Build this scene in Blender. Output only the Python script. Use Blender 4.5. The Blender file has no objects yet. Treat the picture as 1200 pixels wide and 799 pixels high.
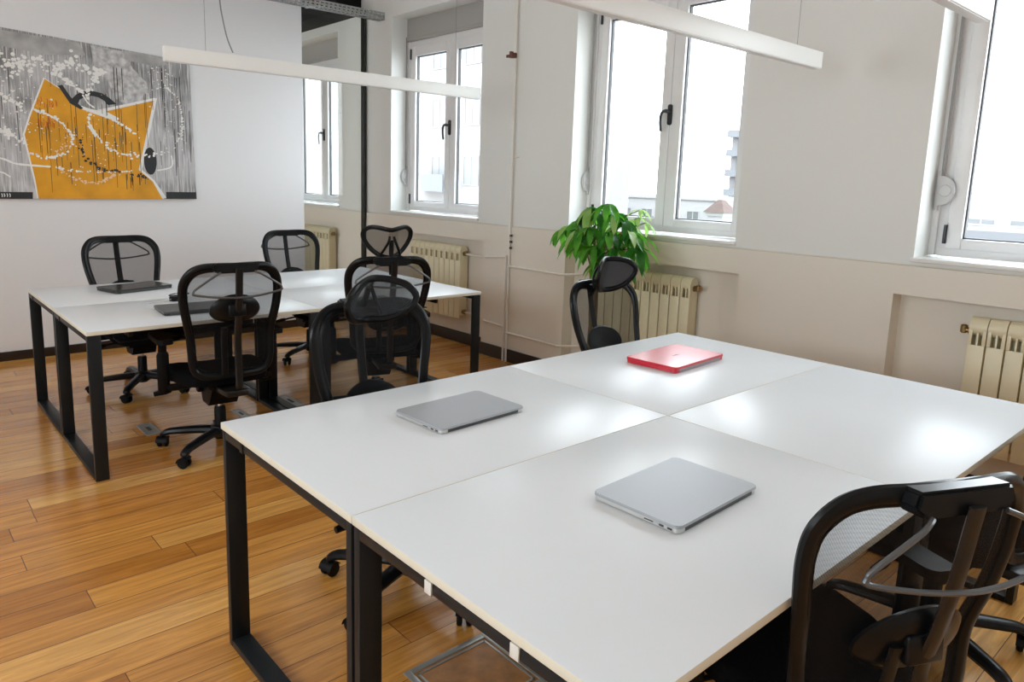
import bpy, bmesh, math, random
from mathutils import Vector, Matrix
PI = math.pi
random.seed(7)
SC = bpy.context.scene
COL = SC.collection

# ------------------------------------------------------------------ room constants (metres)
W = 3.2245        # inner face of the window wall
K = -4.435        # face of the painted partition wall
CEIL = 3.35
BACK = -3.0
RIGHT = 4.9
FARX = -8.4

# ------------------------------------------------------------------ materials
def new_mat(name):
    m = bpy.data.materials.new(name); m.use_nodes = True
    return m, m.node_tree.nodes, m.node_tree.links, m.node_tree.nodes['Principled BSDF']

def pmat(name, col, rough=0.5, metal=0.0, spec=0.5, coat=0.0, noise=0.0, nscale=8.0, bump=0.0, bscale=200.0, coat_rough=0.05):
    m, N, L, b = new_mat(name)
    b.inputs['Base Color'].default_value = (*col, 1)
    b.inputs['Roughness'].default_value = rough
    b.inputs['Metallic'].default_value = metal
    b.inputs['Specular IOR Level'].default_value = spec
    b.inputs['Coat Weight'].default_value = coat
    b.inputs['Coat Roughness'].default_value = coat_rough
    tc = N.new('ShaderNodeTexCoord')
    if noise > 0:
        n = N.new('ShaderNodeTexNoise'); n.inputs['Scale'].default_value = nscale; n.inputs['Detail'].default_value = 4
        L.new(tc.outputs['Object'], n.inputs['Vector'])
        r = N.new('ShaderNodeValToRGB')
        r.color_ramp.elements[0].position = 0.3; r.color_ramp.elements[1].position = 0.7
        r.color_ramp.elements[0].color = (*[c*(1-noise) for c in col], 1)
        r.color_ramp.elements[1].color = (*[min(1, c*(1+noise)) for c in col], 1)
        L.new(n.outputs['Fac'], r.inputs['Fac']); L.new(r.outputs['Color'], b.inputs['Base Color'])
    if bump > 0:
        n2 = N.new('ShaderNodeTexNoise'); n2.inputs['Scale'].default_value = bscale; n2.inputs['Detail'].default_value = 3
        L.new(tc.outputs['Object'], n2.inputs['Vector'])
        bp = N.new('ShaderNodeBump'); bp.inputs['Strength'].default_value = bump; bp.inputs['Distance'].default_value = 0.002
        L.new(n2.outputs['Fac'], bp.inputs['Height']); L.new(bp.outputs['Normal'], b.inputs['Normal'])
    return m

def floor_mat():
    m, N, L, b = new_mat('oak_planks')
    tc = N.new('ShaderNodeTexCoord'); sx = N.new('ShaderNodeSeparateXYZ')
    L.new(tc.outputs['Object'], sx.inputs['Vector'])
    def math_(op, a=None, bb=None, c=None):
        n = N.new('ShaderNodeMath'); n.operation = op
        for i, v in enumerate((a, bb, c)):
            if v is None: continue
            if isinstance(v, (int, float)): n.inputs[i].default_value = v
            else: L.new(v, n.inputs[i])
        return n.outputs[0]
    PW, PL = 0.138, 2.3
    u = math_('DIVIDE', math_('ADD', sx.outputs['X'], 0.601), PW)
    row = math_('FLOOR', u); fu = math_('FRACT', u)
    wn = N.new('ShaderNodeTexWhiteNoise'); wn.noise_dimensions = '1D'
    L.new(math_('ADD', row, 0.37), wn.inputs['W'])
    v = math_('ADD', math_('DIVIDE', sx.outputs['Y'], PL), math_('MULTIPLY', wn.outputs['Value'], 7.3))
    pl = math_('FLOOR', v); fv = math_('FRACT', v)
    cv = N.new('ShaderNodeCombineXYZ'); L.new(row, cv.inputs['X']); L.new(pl, cv.inputs['Y'])
    wn2 = N.new('ShaderNodeTexWhiteNoise'); wn2.noise_dimensions = '2D'; L.new(cv.outputs[0], wn2.inputs['Vector'])
    ramp = N.new('ShaderNodeValToRGB'); cr = ramp.color_ramp
    cr.elements[0].position = 0.0; cr.elements[0].color = (0.50, 0.20, 0.034, 1)
    cr.elements[1].position = 1.0; cr.elements[1].color = (0.84, 0.465, 0.14, 1)
    e = cr.elements.new(0.3); e.color = (0.65, 0.28, 0.058, 1)
    e = cr.elements.new(0.7); e.color = (0.75, 0.365, 0.085, 1)
    L.new(wn2.outputs['Value'], ramp.inputs['Fac'])
    # grain: noise stretched along the plank, shifted per plank
    mp = N.new('ShaderNodeCombineXYZ')
    L.new(math_('ADD', math_('MULTIPLY', sx.outputs['X'], 34.0), math_('MULTIPLY', wn2.outputs['Value'], 90.0)), mp.inputs['X'])
    L.new(math_('ADD', math_('MULTIPLY', sx.outputs['Y'], 2.0), math_('MULTIPLY', wn2.outputs['Value'], 37.0)), mp.inputs['Y'])
    g = N.new('ShaderNodeTexNoise'); g.inputs['Scale'].default_value = 1.0; g.inputs['Detail'].default_value = 6; g.inputs['Roughness'].default_value = 0.65
    g.inputs['Distortion'].default_value = 1.2
    L.new(mp.outputs[0], g.inputs['Vector'])
    gr = N.new('ShaderNodeValToRGB'); gr.color_ramp.elements[0].position = 0.28; gr.color_ramp.elements[1].position = 0.72
    gr.color_ramp.elements[0].color = (0.50, 0.40, 0.30, 1); gr.color_ramp.elements[1].color = (1.22, 1.20, 1.12, 1)
    L.new(g.outputs['Fac'], gr.inputs['Fac'])
    mx = N.new('ShaderNodeMix'); mx.data_type = 'RGBA'; mx.blend_type = 'MULTIPLY'; mx.inputs['Factor'].default_value = 0.85
    L.new(ramp.outputs['Color'], mx.inputs['A']); L.new(gr.outputs['Color'], mx.inputs['B'])
    # gaps
    d1 = math_('MINIMUM', fu, math_('SUBTRACT', 1.0, fu))
    d2 = math_('MINIMUM', fv, math_('SUBTRACT', 1.0, fv))
    gap = math_('MINIMUM', math_('MULTIPLY', d1, PW), math_('MULTIPLY', d2, PL))
    gm = N.new('ShaderNodeMapRange'); gm.inputs['From Min'].default_value = 0.0006; gm.inputs['From Max'].default_value = 0.0022
    L.new(gap, gm.inputs['Value'])
    mx2 = N.new('ShaderNodeMix'); mx2.data_type = 'RGBA'
    L.new(gm.outputs['Result'], mx2.inputs['Factor']); mx2.inputs['A'].default_value = (0.10, 0.04, 0.012, 1)
    L.new(mx.outputs['Result'], mx2.inputs['B']); L.new(mx2.outputs['Result'], b.inputs['Base Color'])
    b.inputs['Roughness'].default_value = 0.27
    b.inputs['Specular IOR Level'].default_value = 0.55
    b.inputs['Coat Weight'].default_value = 0.6; b.inputs['Coat Roughness'].default_value = 0.13
    bp = N.new('ShaderNodeBump'); bp.inputs['Strength'].default_value = 0.25; bp.inputs['Distance'].default_value = 0.001
    L.new(gm.outputs['Result'], bp.inputs['Height']); L.new(bp.outputs['Normal'], b.inputs['Normal'])
    return m

def mesh_fabric_mat(name, col, pitch=0.0042, hole=0.62):
    """woven see-through office-chair net: round holes between dark threads"""
    m, N, L, b = new_mat(name)
    b.inputs['Base Color'].default_value = (*col, 1); b.inputs['Roughness'].default_value = 0.55; b.inputs['Specular IOR Level'].default_value = 0.12
    tc = N.new('ShaderNodeTexCoord'); sx = N.new('ShaderNodeSeparateXYZ'); L.new(tc.outputs['Object'], sx.inputs['Vector'])
    def math_(op, a=None, bb=None):
        n = N.new('ShaderNodeMath'); n.operation = op
        for i, v in enumerate((a, bb)):
            if v is None: continue
            if isinstance(v, (int, float)): n.inputs[i].default_value = v
            else: L.new(v, n.inputs[i])
        return n.outputs[0]
    k = 2*PI/pitch
    a = math_('SINE', math_('MULTIPLY', sx.outputs['X'], k)); c = math_('SINE', math_('MULTIPLY', sx.outputs['Z'], k))
    s = math_('MULTIPLY', math_('ADD', math_('ABSOLUTE', a), math_('ABSOLUTE', c)), 0.5)
    mr = N.new('ShaderNodeMapRange'); mr.interpolation_type = 'SMOOTHSTEP'
    mr.inputs['From Min'].default_value = 0.46; mr.inputs['From Max'].default_value = 0.68
    mr.inputs['To Min'].default_value = 0.05; mr.inputs['To Max'].default_value = 0.05 + hole*1.05
    L.new(s, mr.inputs['Value'])
    t = N.new('ShaderNodeBsdfTransparent'); mix = N.new('ShaderNodeMixShader')
    L.new(mr.outputs['Result'], mix.inputs['Fac']); L.new(b.outputs[0], mix.inputs[1]); L.new(t.outputs[0], mix.inputs[2])
    L.new(mix.outputs[0], N['Material Output'].inputs['Surface'])
    return m

def glass_mat(name, tint=(1, 1, 1), refl=1.0):
    m = bpy.data.materials.new(name); m.use_nodes = True
    N, L = m.node_tree.nodes, m.node_tree.links; N.clear()
    o = N.new('ShaderNodeOutputMaterial'); t = N.new('ShaderNodeBsdfTransparent'); t.inputs['Color'].default_value = (*tint, 1)
    g = N.new('ShaderNodeBsdfGlossy'); g.inputs['Roughness'].default_value = 0.01
    f = N.new('ShaderNodeLayerWeight'); f.inputs['Blend'].default_value = .5
    p5 = N.new('ShaderNodeMath'); p5.operation = 'POWER'; p5.inputs[1].default_value = 5.0; L.new(f.outputs['Facing'], p5.inputs[0])
    mm = N.new('ShaderNodeMath'); mm.operation = 'MULTIPLY_ADD'; mm.inputs[1].default_value = .9*refl; mm.inputs[2].default_value = .035*refl
    mx = N.new('ShaderNodeMixShader'); L.new(p5.outputs[0], mm.inputs[0]); L.new(mm.outputs[0], mx.inputs['Fac'])
    L.new(t.outputs[0], mx.inputs[1]); L.new(g.outputs[0], mx.inputs[2]); L.new(mx.outputs[0], o.inputs['Surface'])
    return m

def leaf_mat(name, c0, c1, trans=0.45):
    m, N, L, b = new_mat(name)
    tc = N.new('ShaderNodeTexCoord'); n = N.new('ShaderNodeTexNoise'); n.inputs['Scale'].default_value = 9; n.inputs['Detail'].default_value = 3
    L.new(tc.outputs['Object'], n.inputs['Vector']); r = N.new('ShaderNodeValToRGB')
    r.color_ramp.elements[0].position = 0.35; r.color_ramp.elements[0].color = (*c0, 1)
    r.color_ramp.elements[1].position = 0.65; r.color_ramp.elements[1].color = (*c1, 1)
    L.new(n.outputs['Fac'], r.inputs['Fac']); L.new(r.outputs['Color'], b.inputs['Base Color'])
    b.inputs['Roughness'].default_value = 0.35
    t = N.new('ShaderNodeBsdfTranslucent'); L.new(r.outputs['Color'], t.inputs['Color'])
    mx = N.new('ShaderNodeMixShader'); mx.inputs['Fac'].default_value = trans
    L.new(b.outputs[0], mx.inputs[1]); L.new(t.outputs[0], mx.inputs[2]); L.new(mx.outputs[0], N['Material Output'].inputs['Surface'])
    return m

def canvas_mat():
    """grey dripped paint ground of the canvas: vertical streaks, cloudy patches"""
    m, N, L, b = new_mat('canvas_ground')
    tc = N.new('ShaderNodeTexCoord')
    def noise(scale, vec_scale, detail=5, dist=0.0):
        mp = N.new('ShaderNodeMapping'); mp.inputs['Scale'].default_value = vec_scale
        L.new(tc.outputs['Object'], mp.inputs['Vector'])
        n = N.new('ShaderNodeTexNoise'); n.inputs['Scale'].default_value = scale; n.inputs['Detail'].default_value = detail
        n.inputs['Distortion'].default_value = dist
        L.new(mp.outputs[0], n.inputs['Vector']); return n.outputs['Fac']
    base = N.new('ShaderNodeValToRGB'); L.new(noise(2.2, (1, 1, 1), 6, 0.8), base.inputs['Fac'])
    base.color_ramp.elements[0].position = 0.40; base.color_ramp.elements[0].color = (0.27, 0.27, 0.275, 1)
    base.color_ramp.elements[1].position = 0.60; base.color_ramp.elements[1].color = (0.55, 0.55, 0.565, 1)
    st = N.new('ShaderNodeValToRGB'); L.new(noise(1.0, (1, 90, 3.0), 6, .6), st.inputs['Fac'])
    st.color_ramp.elements[0].position = 0.38; st.color_ramp.elements[0].color = (0.32, 0.32, 0.33, 1)
    st.color_ramp.elements[1].position = 0.53; st.color_ramp.elements[1].color = (1, 1, 1, 1)
    mx = N.new('ShaderNodeMix'); mx.data_type = 'RGBA'; mx.blend_type = 'MULTIPLY'; mx.inputs['Factor'].default_value = 0.48
    L.new(base.outputs['Color'], mx.inputs['A']); L.new(st.outputs['Color'], mx.inputs['B'])
    wh = N.new('ShaderNodeValToRGB'); L.new(noise(1.0, (1, 100, 5.0), 4, .5), wh.inputs['Fac'])
    wh.color_ramp.elements[0].position = 0.52; wh.color_ramp.elements[0].color = (0, 0, 0, 1)
    wh.color_ramp.elements[1].position = 0.64; wh.color_ramp.elements[1].color = (0.7, 0.7, 0.7, 1)
    mx2 = N.new('ShaderNodeMix'); mx2.data_type = 'RGBA'; mx2.inputs['B'].default_value = (0.78, 0.78, 0.78, 1)
    L.new(wh.outputs['Color'], mx2.inputs['Factor']); L.new(mx.outputs['Result'], mx2.inputs['A'])
    L.new(mx2.outputs['Result'], b.inputs['Base Color']); b.inputs['Roughness'].default_value = 0.6
    return m

M = {}
M['wall'] = pmat('white_wall_paint', (0.765, 0.775, 0.752), 0.55, spec=0.3, bump=0.08, bscale=60)
M['dado'] = pmat('cream_dado_paint', (0.765, 0.725, 0.645), 0.5, spec=0.3, bump=0.08, bscale=60)
M['wall_art'] = pmat('white_partition_paint', (0.81, 0.82, 0.84), 0.5, spec=0.3)
M['ceiling'] = pmat('ceiling_paint', (0.82, 0.82, 0.81), 0.8, spec=0.2)
M['dark_void'] = pmat('dark_plenum_paint', (0.02, 0.02, 0.02), 0.9, spec=0.1)
M['floor'] = floor_mat()
M['skirt'] = pmat('dark_brown_skirting', (0.022, 0.011, 0.007), 0.4)
M['pvc'] = pmat('window_white_enamel', (0.78, 0.78, 0.785), 0.3, spec=0.5)
M['sill'] = pmat('pale_marble', (0.80, 0.80, 0.78), 0.25, noise=0.06, nscale=14)
M['shutterbox'] = pmat('grey_shutter_box', (0.40, 0.39, 0.375), 0.55)
M['gasket'] = pmat('dark_rubber_gasket', (0.06, 0.06, 0.065), 0.6)
M['darkmetal'] = pmat('dark_hardware', (0.05, 0.052, 0.055), 0.35, metal=0.6)
M['greyplastic'] = pmat('grey_plastic', (0.55, 0.55, 0.55), 0.45)
M['strap'] = pmat('grey_strap', (0.33, 0.33, 0.33), 0.8)
M['pane'] = glass_mat('window_glass', (0.985, 0.995, 0.99), 0.9)
M['partition_glass'] = glass_mat('partition_glass', (0.97, 0.98, 0.97), 0.6)
M['rad'] = pmat('cream_radiator_enamel', (0.74, 0.68, 0.48), 0.35)
M['rad_in'] = pmat('radiator_grille_shadow_enamel', (0.62, 0.57, 0.44), 0.5)
M['pipe'] = pmat('white_pipe_enamel', (0.79, 0.76, 0.70), 0.35)
M['brass'] = pmat('aged_brass', (0.30, 0.20, 0.09), 0.35, metal=0.9)
M['rust'] = pmat('reddish_brown_valve', (0.13, 0.045, 0.03), 0.5)
M['top'] = pmat('white_gloss_laminate', (0.775, 0.80, 0.825), 0.30, spec=0.14, noise=0.012, nscale=3)
M['edge'] = pmat('cream_edge_band', (0.74, 0.71, 0.60), 0.4)
M['steel'] = pmat('charcoal_powder_coated_steel', (0.010, 0.012, 0.014), 0.40, spec=0.3, bump=0.04, bscale=500)
M['clip'] = pmat('white_plastic_clip', (0.72, 0.71, 0.66), 0.45)
M['plastic'] = pmat('black_plastic', (0.006, 0.0063, 0.007), 0.28, spec=0.22)
M['plastic_soft'] = pmat('black_soft_plastic', (0.005, 0.005, 0.0055), 0.48, spec=0.15)
M['fabric'] = pmat('black_seat_fabric', (0.004, 0.004, 0.0045), 0.9, spec=0.08, bump=0.3, bscale=900)
M['net'] = mesh_fabric_mat('black_net_fabric', (0.009, 0.0093, 0.0105))
M['net_head'] = mesh_fabric_mat('black_headrest_net', (0.05, 0.054, 0.058), 0.0036, 0.42)
M['leather'] = pmat('black_headrest_leather', (0.05, 0.052, 0.056), 0.36, bump=0.15, bscale=350)
M['chrome'] = pmat('polished_steel', (0.6, 0.6, 0.62), 0.18, metal=1.0)
M['hanger'] = pmat('dark_grey_bent_rod', (0.14, 0.145, 0.15), 0.3, metal=0.7)
M['spine'] = pmat('dark_bronze_grey_bar', (0.035, 0.033, 0.031), 0.3, metal=0.7)
M['alu'] = pmat('silver_aluminium', (0.42, 0.43, 0.45), 0.5, metal=0.45, spec=0.35)
M['alu_side'] = pmat('silver_aluminium_edge', (0.62, 0.62, 0.60), 0.35, metal=0.7)
M['alu_dark'] = pmat('dark_hinge_slot', (0.05, 0.05, 0.05), 0.5)
M['grey_lap'] = pmat('grey_laptop_shell', (0.085, 0.088, 0.092), 0.35, metal=0.2)
M['black_lap'] = pmat('black_laptop_shell', (0.03, 0.032, 0.03), 0.2)
M['red_lap'] = pmat('red_laptop_shell', (0.60, 0.008, 0.03), 0.3, spec=0.5, coat=0.3, coat_rough=0.15)
M['red_slot'] = pmat('grey_hinge_strip', (0.30, 0.27, 0.27), 0.35, metal=0.4)
M['mark'] = pmat('grey_maker_mark', (0.35, 0.34, 0.34), 0.4)
M['lamp'] = pmat('white_lamp_housing', (0.82, 0.82, 0.80), 0.4)
M['diffuser'] = pmat('opal_lamp_diffuser', (0.74, 0.74, 0.72), 0.35)
M['wire'] = pmat('thin_grey_wire', (0.25, 0.25, 0.25), 0.5)
M['galv'] = pmat('galvanised_steel', (0.42, 0.43, 0.43), 0.38, metal=0.75, noise=0.3, nscale=60)
M['blackseal'] = pmat('black_partition_seal', (0.012, 0.014, 0.012), 0.5)
M['boxrim'] = pmat('brushed_floor_box_rim', (0.42, 0.41, 0.38), 0.35, metal=0.6)
M['boxwood'] = pmat('floor_box_wood_inlay', (0.42, 0.19, 0.055), 0.3, noise=0.3, nscale=18)
M['leaf'] = leaf_mat('green_leaf', (0.045, 0.25, 0.015), (0.15, 0.50, 0.045))
M['leaf_dark'] = leaf_mat('deep_green_leaf', (0.012, 0.11, 0.010), (0.04, 0.24, 0.02), 0.3)
M['leaf_pale'] = leaf_mat('pale_green_leaf', (0.30, 0.58, 0.12), (0.55, 0.72, 0.28), 0.5)
M['stem'] = pmat('brown_plant_stem', (0.16, 0.12, 0.05), 0.7)
M['pot'] = pmat('white_ceramic_pot', (0.75, 0.75, 0.73), 0.3)
M['soil'] = pmat('potting_soil', (0.03, 0.02, 0.012), 0.95)
M['canvas'] = canvas_mat()
M['canvas_edge'] = pmat('canvas_edge', (0.62, 0.62, 0.62), 0.7)
M['p_orange'] = pmat('amber_paint', (0.74, 0.34, 0.012), 0.5, noise=0.16, nscale=5)
M['p_white'] = pmat('white_paint_strokes', (0.86, 0.86, 0.84), 0.5)
M['p_black'] = pmat('black_paint_strokes', (0.02, 0.022, 0.025), 0.5)
M['p_pink'] = pmat('pale_peach_paint_dots', (0.88, 0.62, 0.40), 0.5)
M['p_red'] = pmat('red_orange_paint_marks', (0.62, 0.13, 0.01), 0.5)
M['p_grey'] = pmat('grey_paint_patch', (0.40, 0.40, 0.40), 0.5, noise=0.25, nscale=9)
M['b_white'] = pmat('pale_render_facade', (0.13, 0.13, 0.135), 0.9)
M['b_cream'] = pmat('pale_cream_facade', (0.16, 0.153, 0.15), 0.9)
M['b_light'] = pmat('white_render_facade', (0.30, 0.295, 0.29), 0.9)
M['b_glass'] = pmat('pale_grey_window', (0.115, 0.118, 0.122), 0.6)
M['b_slab'] = pmat('grey_balcony_slab', (0.11, 0.113, 0.12), 0.9)
M['b_roof'] = pmat('faded_pink_roof_tiles', (0.075, 0.048, 0.042), 0.9)
M['ground_out'] = pmat('street_ground', (0.25, 0.25, 0.25), 0.9)

# ------------------------------------------------------------------ mesh helpers
def bm_new(): return bmesh.new()

def add_box(bm, c, s, bevel=0.0, mi=0, rot=None):
    r = bmesh.ops.create_cube(bm, size=1.0)
    vs = r['verts']
    bmesh.ops.scale(bm, vec=Vector(s), verts=vs)
    fs = set(f for v in vs for f in v.link_faces)
    if bevel > 0:
        es = list(set(e for v in vs for e in v.link_edges))
        rb = bmesh.ops.bevel(bm, geom=es, offset=bevel, segments=2, affect='EDGES', profile=0.5)
        vs = list(set(v for f in rb['faces'] for v in f.verts) | set(v for v in vs if v.is_valid))
        fs = set(f for v in vs for f in v.link_faces)
    if rot is not None: bmesh.ops.transform(bm, matrix=rot, verts=vs)
    bmesh.ops.translate(bm, vec=Vector(c), verts=vs)
    for f in fs: f.material_index = mi
    return vs

def bx(bm, x0, x1, y0, y1, z0, z1, bevel=0.0, mi=0):
    return add_box(bm, ((x0+x1)/2, (y0+y1)/2, (z0+z1)/2), (x1-x0, y1-y0, z1-z0), bevel, mi)

def catmull(pts, n=6, closed=False):
    P = [Vector(p) for p in pts]; out = []
    m = len(P)
    rng = range(m) if closed else range(m-1)
    for i in rng:
        if closed: p0, p1, p2, p3 = P[(i-1) % m], P[i], P[(i+1) % m], P[(i+2) % m]
        else: p0, p1, p2, p3 = P[max(i-1, 0)], P[i], P[i+1], P[min(i+2, m-1)]
        for k in range(n):
            t = k/n
            out.append(0.5*((2*p1)+(p2-p0)*t+(2*p0-5*p1+4*p2-p3)*t*t+(3*p1-p0-3*p2+p3)*t**3))
    if not closed: out.append(P[-1])
    return out

def add_tube(bm, pts, r, seg=8, closed=False, r2=None, up=Vector((0, 1, 0)), mi=0, radii=None):
    """sweep an ellipse (r across, r2 along 'up') along pts"""
    P = [Vector(p) for p in pts]; n = len(P); r2 = r2 or r
    rings = []
    for i, p in enumerate(P):
        a = P[(i-1) % n] if (closed or i > 0) else P[i]
        b = P[(i+1) % n] if (closed or i < n-1) else P[i]
        t = (b-a)
        t = t.normalized() if t.length > 1e-9 else Vector((0, 0, 1))
        u = up - t*up.dot(t)
        if u.length < 1e-4:
            u = Vector((1, 0, 0)) - t*t.x
            if u.length < 1e-4: u = Vector((0, 0, 1)) - t*t.z
        u.normalize(); s = t.cross(u)
        k = radii[i] if radii else 1.0
        rings.append([bm.verts.new(p + s*(math.cos(2*PI*j/seg)*r*k) + u*(math.sin(2*PI*j/seg)*r2*k)) for j in range(seg)])
    fs = []
    for i in range(n if closed else n-1):
        A, B = rings[i], rings[(i+1) % n]
        for j in range(seg):
            fs.append(bm.faces.new((A[j], A[(j+1) % seg], B[(j+1) % seg], B[j])))
    if not closed:
        fs.append(bm.faces.new(list(reversed(rings[0])))); fs.append(bm.faces.new(rings[-1]))
    for f in fs: f.material_index = mi
    return rings

def add_lathe(bm, prof, c=(0, 0, 0), seg=20, axis='z', mi=0):
    c = Vector(c); rings = []
    for r, h in prof:
        ring = []
        for j in range(seg):
            a = 2*PI*j/seg
            v = Vector((r*math.cos(a), r*math.sin(a), h))
            if axis == 'x': v = Vector((h, v.x, v.y))
            if axis == 'y': v = Vector((v.x, h, v.y))
            ring.append(bm.verts.new(c+v))
        rings.append(ring)
    fs = []
    for A, B in zip(rings, rings[1:]):
        for j in range(seg): fs.append(bm.faces.new((A[j], A[(j+1) % seg], B[(j+1) % seg], B[j])))
    fs.append(bm.faces.new(list(reversed(rings[0])))); fs.append(bm.faces.new(rings[-1]))
    for f in fs: f.material_index = mi

def add_prism(bm, poly, z0, z1, plane='xy', mi=0):
    """extrude a 2-D polygon; plane 'xy' extrudes along z, 'yz' along x"""
    def V(a, b, h): return bm.verts.new((a, b, h) if plane == 'xy' else ((h, a, b) if plane == 'yz' else (a, h, b)))
    A = [V(a, b, z0) for a, b in poly]; B = [V(a, b, z1) for a, b in poly]
    n = len(poly); fs = [bm.faces.new(list(reversed(A))), bm.faces.new(B)]
    for i in range(n): fs.append(bm.faces.new((A[i], A[(i+1) % n], B[(i+1) % n], B[i])))
    for f in fs: f.material_index = mi

def rrect(w, h, r, n=5):
    pts = []
    for cx, cy, a0 in ((w/2-r, h/2-r, 0), (-w/2+r, h/2-r, PI/2), (-w/2+r, -h/2+r, PI), (w/2-r, -h/2+r, 3*PI/2)):
        for i in range(n+1):
            a = a0+PI/2*i/n; pts.append((cx+r*math.cos(a), cy+r*math.sin(a)))
    return pts

def to_mesh(name, bm, mats, smooth=35):
    bmesh.ops.recalc_face_normals(bm, faces=bm.faces)
    me = bpy.data.meshes.new(name); bm.to_mesh(me); bm.free()
    for m in (mats if isinstance(mats, (list, tuple)) else [mats]): me.materials.append(m)
    if smooth:
        for p in me.polygons: p.use_smooth = True
        me.set_sharp_from_angle(angle=math.radians(smooth))
    return me

def obj(name, bm, mats, parent=None, label=None, smooth=35):
    me = bm if isinstance(bm, bpy.types.Mesh) else to_mesh(name, bm, mats, smooth)
    o = bpy.data.objects.new(name, me); COL.objects.link(o)
    if parent is not None: o.parent = parent
    if label: o['label'] = label
    return o

def tag(o, label, cat, group=None):
    o['label'] = label; o['category'] = cat
    if group: o['group'] = group
    return o

def thing(name, label, cat, loc=(0, 0, 0), rz=0.0, group=None):
    o = bpy.data.objects.new(name, None); COL.objects.link(o)
    o.empty_display_size = 0.1
    o.location = loc; o.rotation_euler = (0, 0, rz)
    return tag(o, label, cat, group)

def struct(name, bm, mats, smooth=35):
    o = obj(name, bm, mats, None, None, smooth); o['kind'] = 'structure'; return o

# ------------------------------------------------------------------ room shell
b = bm_new(); bx(b, FARX, RIGHT+.2, BACK-.2, W+.1, -0.15, 0.0); struct('floor', b, M['floor'], 0)
b = bm_new(); bx(b, K-0.12, RIGHT+.2, BACK-.2, W+.35, CEIL, CEIL+.15); struct('ceiling', b, M['ceiling'], 0)
b = bm_new(); bx(b, FARX, K-0.12, BACK-.2, W+.35, CEIL+.0, CEIL+.15); struct('ceiling_dark_plenum', b, M['dark_void'], 0).name = 'ceiling.001'
b = bm_new(); bx(b, K-0.12, K, BACK, 2.505, 0, CEIL); struct('wall_left', b, M['wall_art'], 0)
FILL_WIN = [(-8.0, -4.7), (-1.9, -.1), (.9, 2.7)]     # unseen windows added behind the camera to let in fill daylight
b = bm_new(); bz0, bz1 = 1.1, 2.6; e = [FARX-.2]
for q in FILL_WIN: e += list(q)
e.append(RIGHT+.2)
for i in range(0, len(e), 2): bx(b, e[i], e[i+1], BACK-.2, BACK, 0, CEIL)
for a, c in FILL_WIN: bx(b, a, c, BACK-.2, BACK, 0, bz0); bx(b, a, c, BACK-.2, BACK, bz1, CEIL)
struct('wall_back', b, M['wall'], 0)
for i, (a, c) in enumerate(FILL_WIN):
    b = bm_new(); y0, y1 = BACK-.14, BACK-.08; m_ = (a+c)/2
    for q in ((a, a+.07, bz0, bz1), (c-.07, c, bz0, bz1), (m_-.05, m_+.05, bz0+.07, bz1-.07), (a+.07, c-.07, bz0, bz0+.07), (a+.07, c-.07, bz1-.07, bz1)): bx(b, q[0], q[1], y0, y1, q[2], q[3])
    r_ = struct('window_%d' % (6+i), b, M['pvc'])  # frame of an added, unseen fill-light window
    for q in ((a+.07, m_-.05), (m_+.05, c-.07)):
        b = bm_new(); bx(b, q[0], q[1], BACK-.112, BACK-.108, bz0+.07, bz1-.07); obj('glass_pane', b, M['pane'], r_, smooth=0)
b = bm_new(); bx(b, RIGHT, RIGHT+.2, BACK, W+.35, 0, CEIL); struct('wall_right', b, M['wall'], 0)
b = bm_new(); bx(b, FARX-.2, FARX, BACK, W+.35, 0, CEIL); struct('wall_far', b, M['wall'], 0)

WIN = [(-6.405, 1.36), (-4.005, 1.36), (-1.592, 1.375), (0.775, 1.37), (3.175, 1.37)]   # left edge, width
ZS, ZT = 1.165, 3.0
NICHE = [(-6.41, -4.985), (-4.02, -2.555), (-1.60, -0.168), (0.706, 2.135), (3.11, 4.54)]
b = bm_new()
TH = 0.35
xs = [FARX]
for x0, w in WIN: xs += [x0, x0+w]
xs.append(RIGHT)
for i in range(0, len(xs), 2): bx(b, xs[i], xs[i+1], W, W+TH, 1.129, CEIL)           # piers
for x0, w in WIN:
    bx(b, x0, x0+w, W, W+TH, ZT, CEIL); bx(b, x0, x0+w, W, W+TH, 1.129, ZS-.022)
nf = len(b.faces)
bx(b, FARX, RIGHT, W-.014, W+TH, 0.972, 1.121); bx(b, FARX, RIGHT, W+.012, W+TH, 1.121, 1.129)                                        # projecting band
nx = [FARX]
for a, c in NICHE: nx += [a, c]
nx.append(RIGHT)
for i in range(0, len(nx), 2): bx(b, nx[i], nx[i+1], W-.012, W+TH, 0, 0.972)
for a, c in NICHE: bx(b, a, c, W+.10, W+TH, 0, 0.972)
b.faces.ensure_lookup_table()
for f in b.faces[nf:]: f.material_index = 1
struct('wall_front', b, [M['wall'], M['dado']], 0)
b = bm_new(); bx(b, FARX, K-.125, W-.28, W-.001, 3.09, CEIL-.001); struct('trim_1', b, M['dark_void'], 0)
# skirting boards
b = bm_new(); bx(b, K, K+.016, BACK, 2.505, 0, .072, .003); struct('baseboard_left', b, M['skirt'])
b = bm_new()
for i in range(0, len(nx), 2): bx(b, nx[i], nx[i+1], W-.03, W-.0125, 0, .105, .003)
for a, c in NICHE: bx(b, a+.001, c-.001, W+.084, W+.0995, 0, .105, .003)
struct('baseboard_front', b, M['skirt'])

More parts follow.
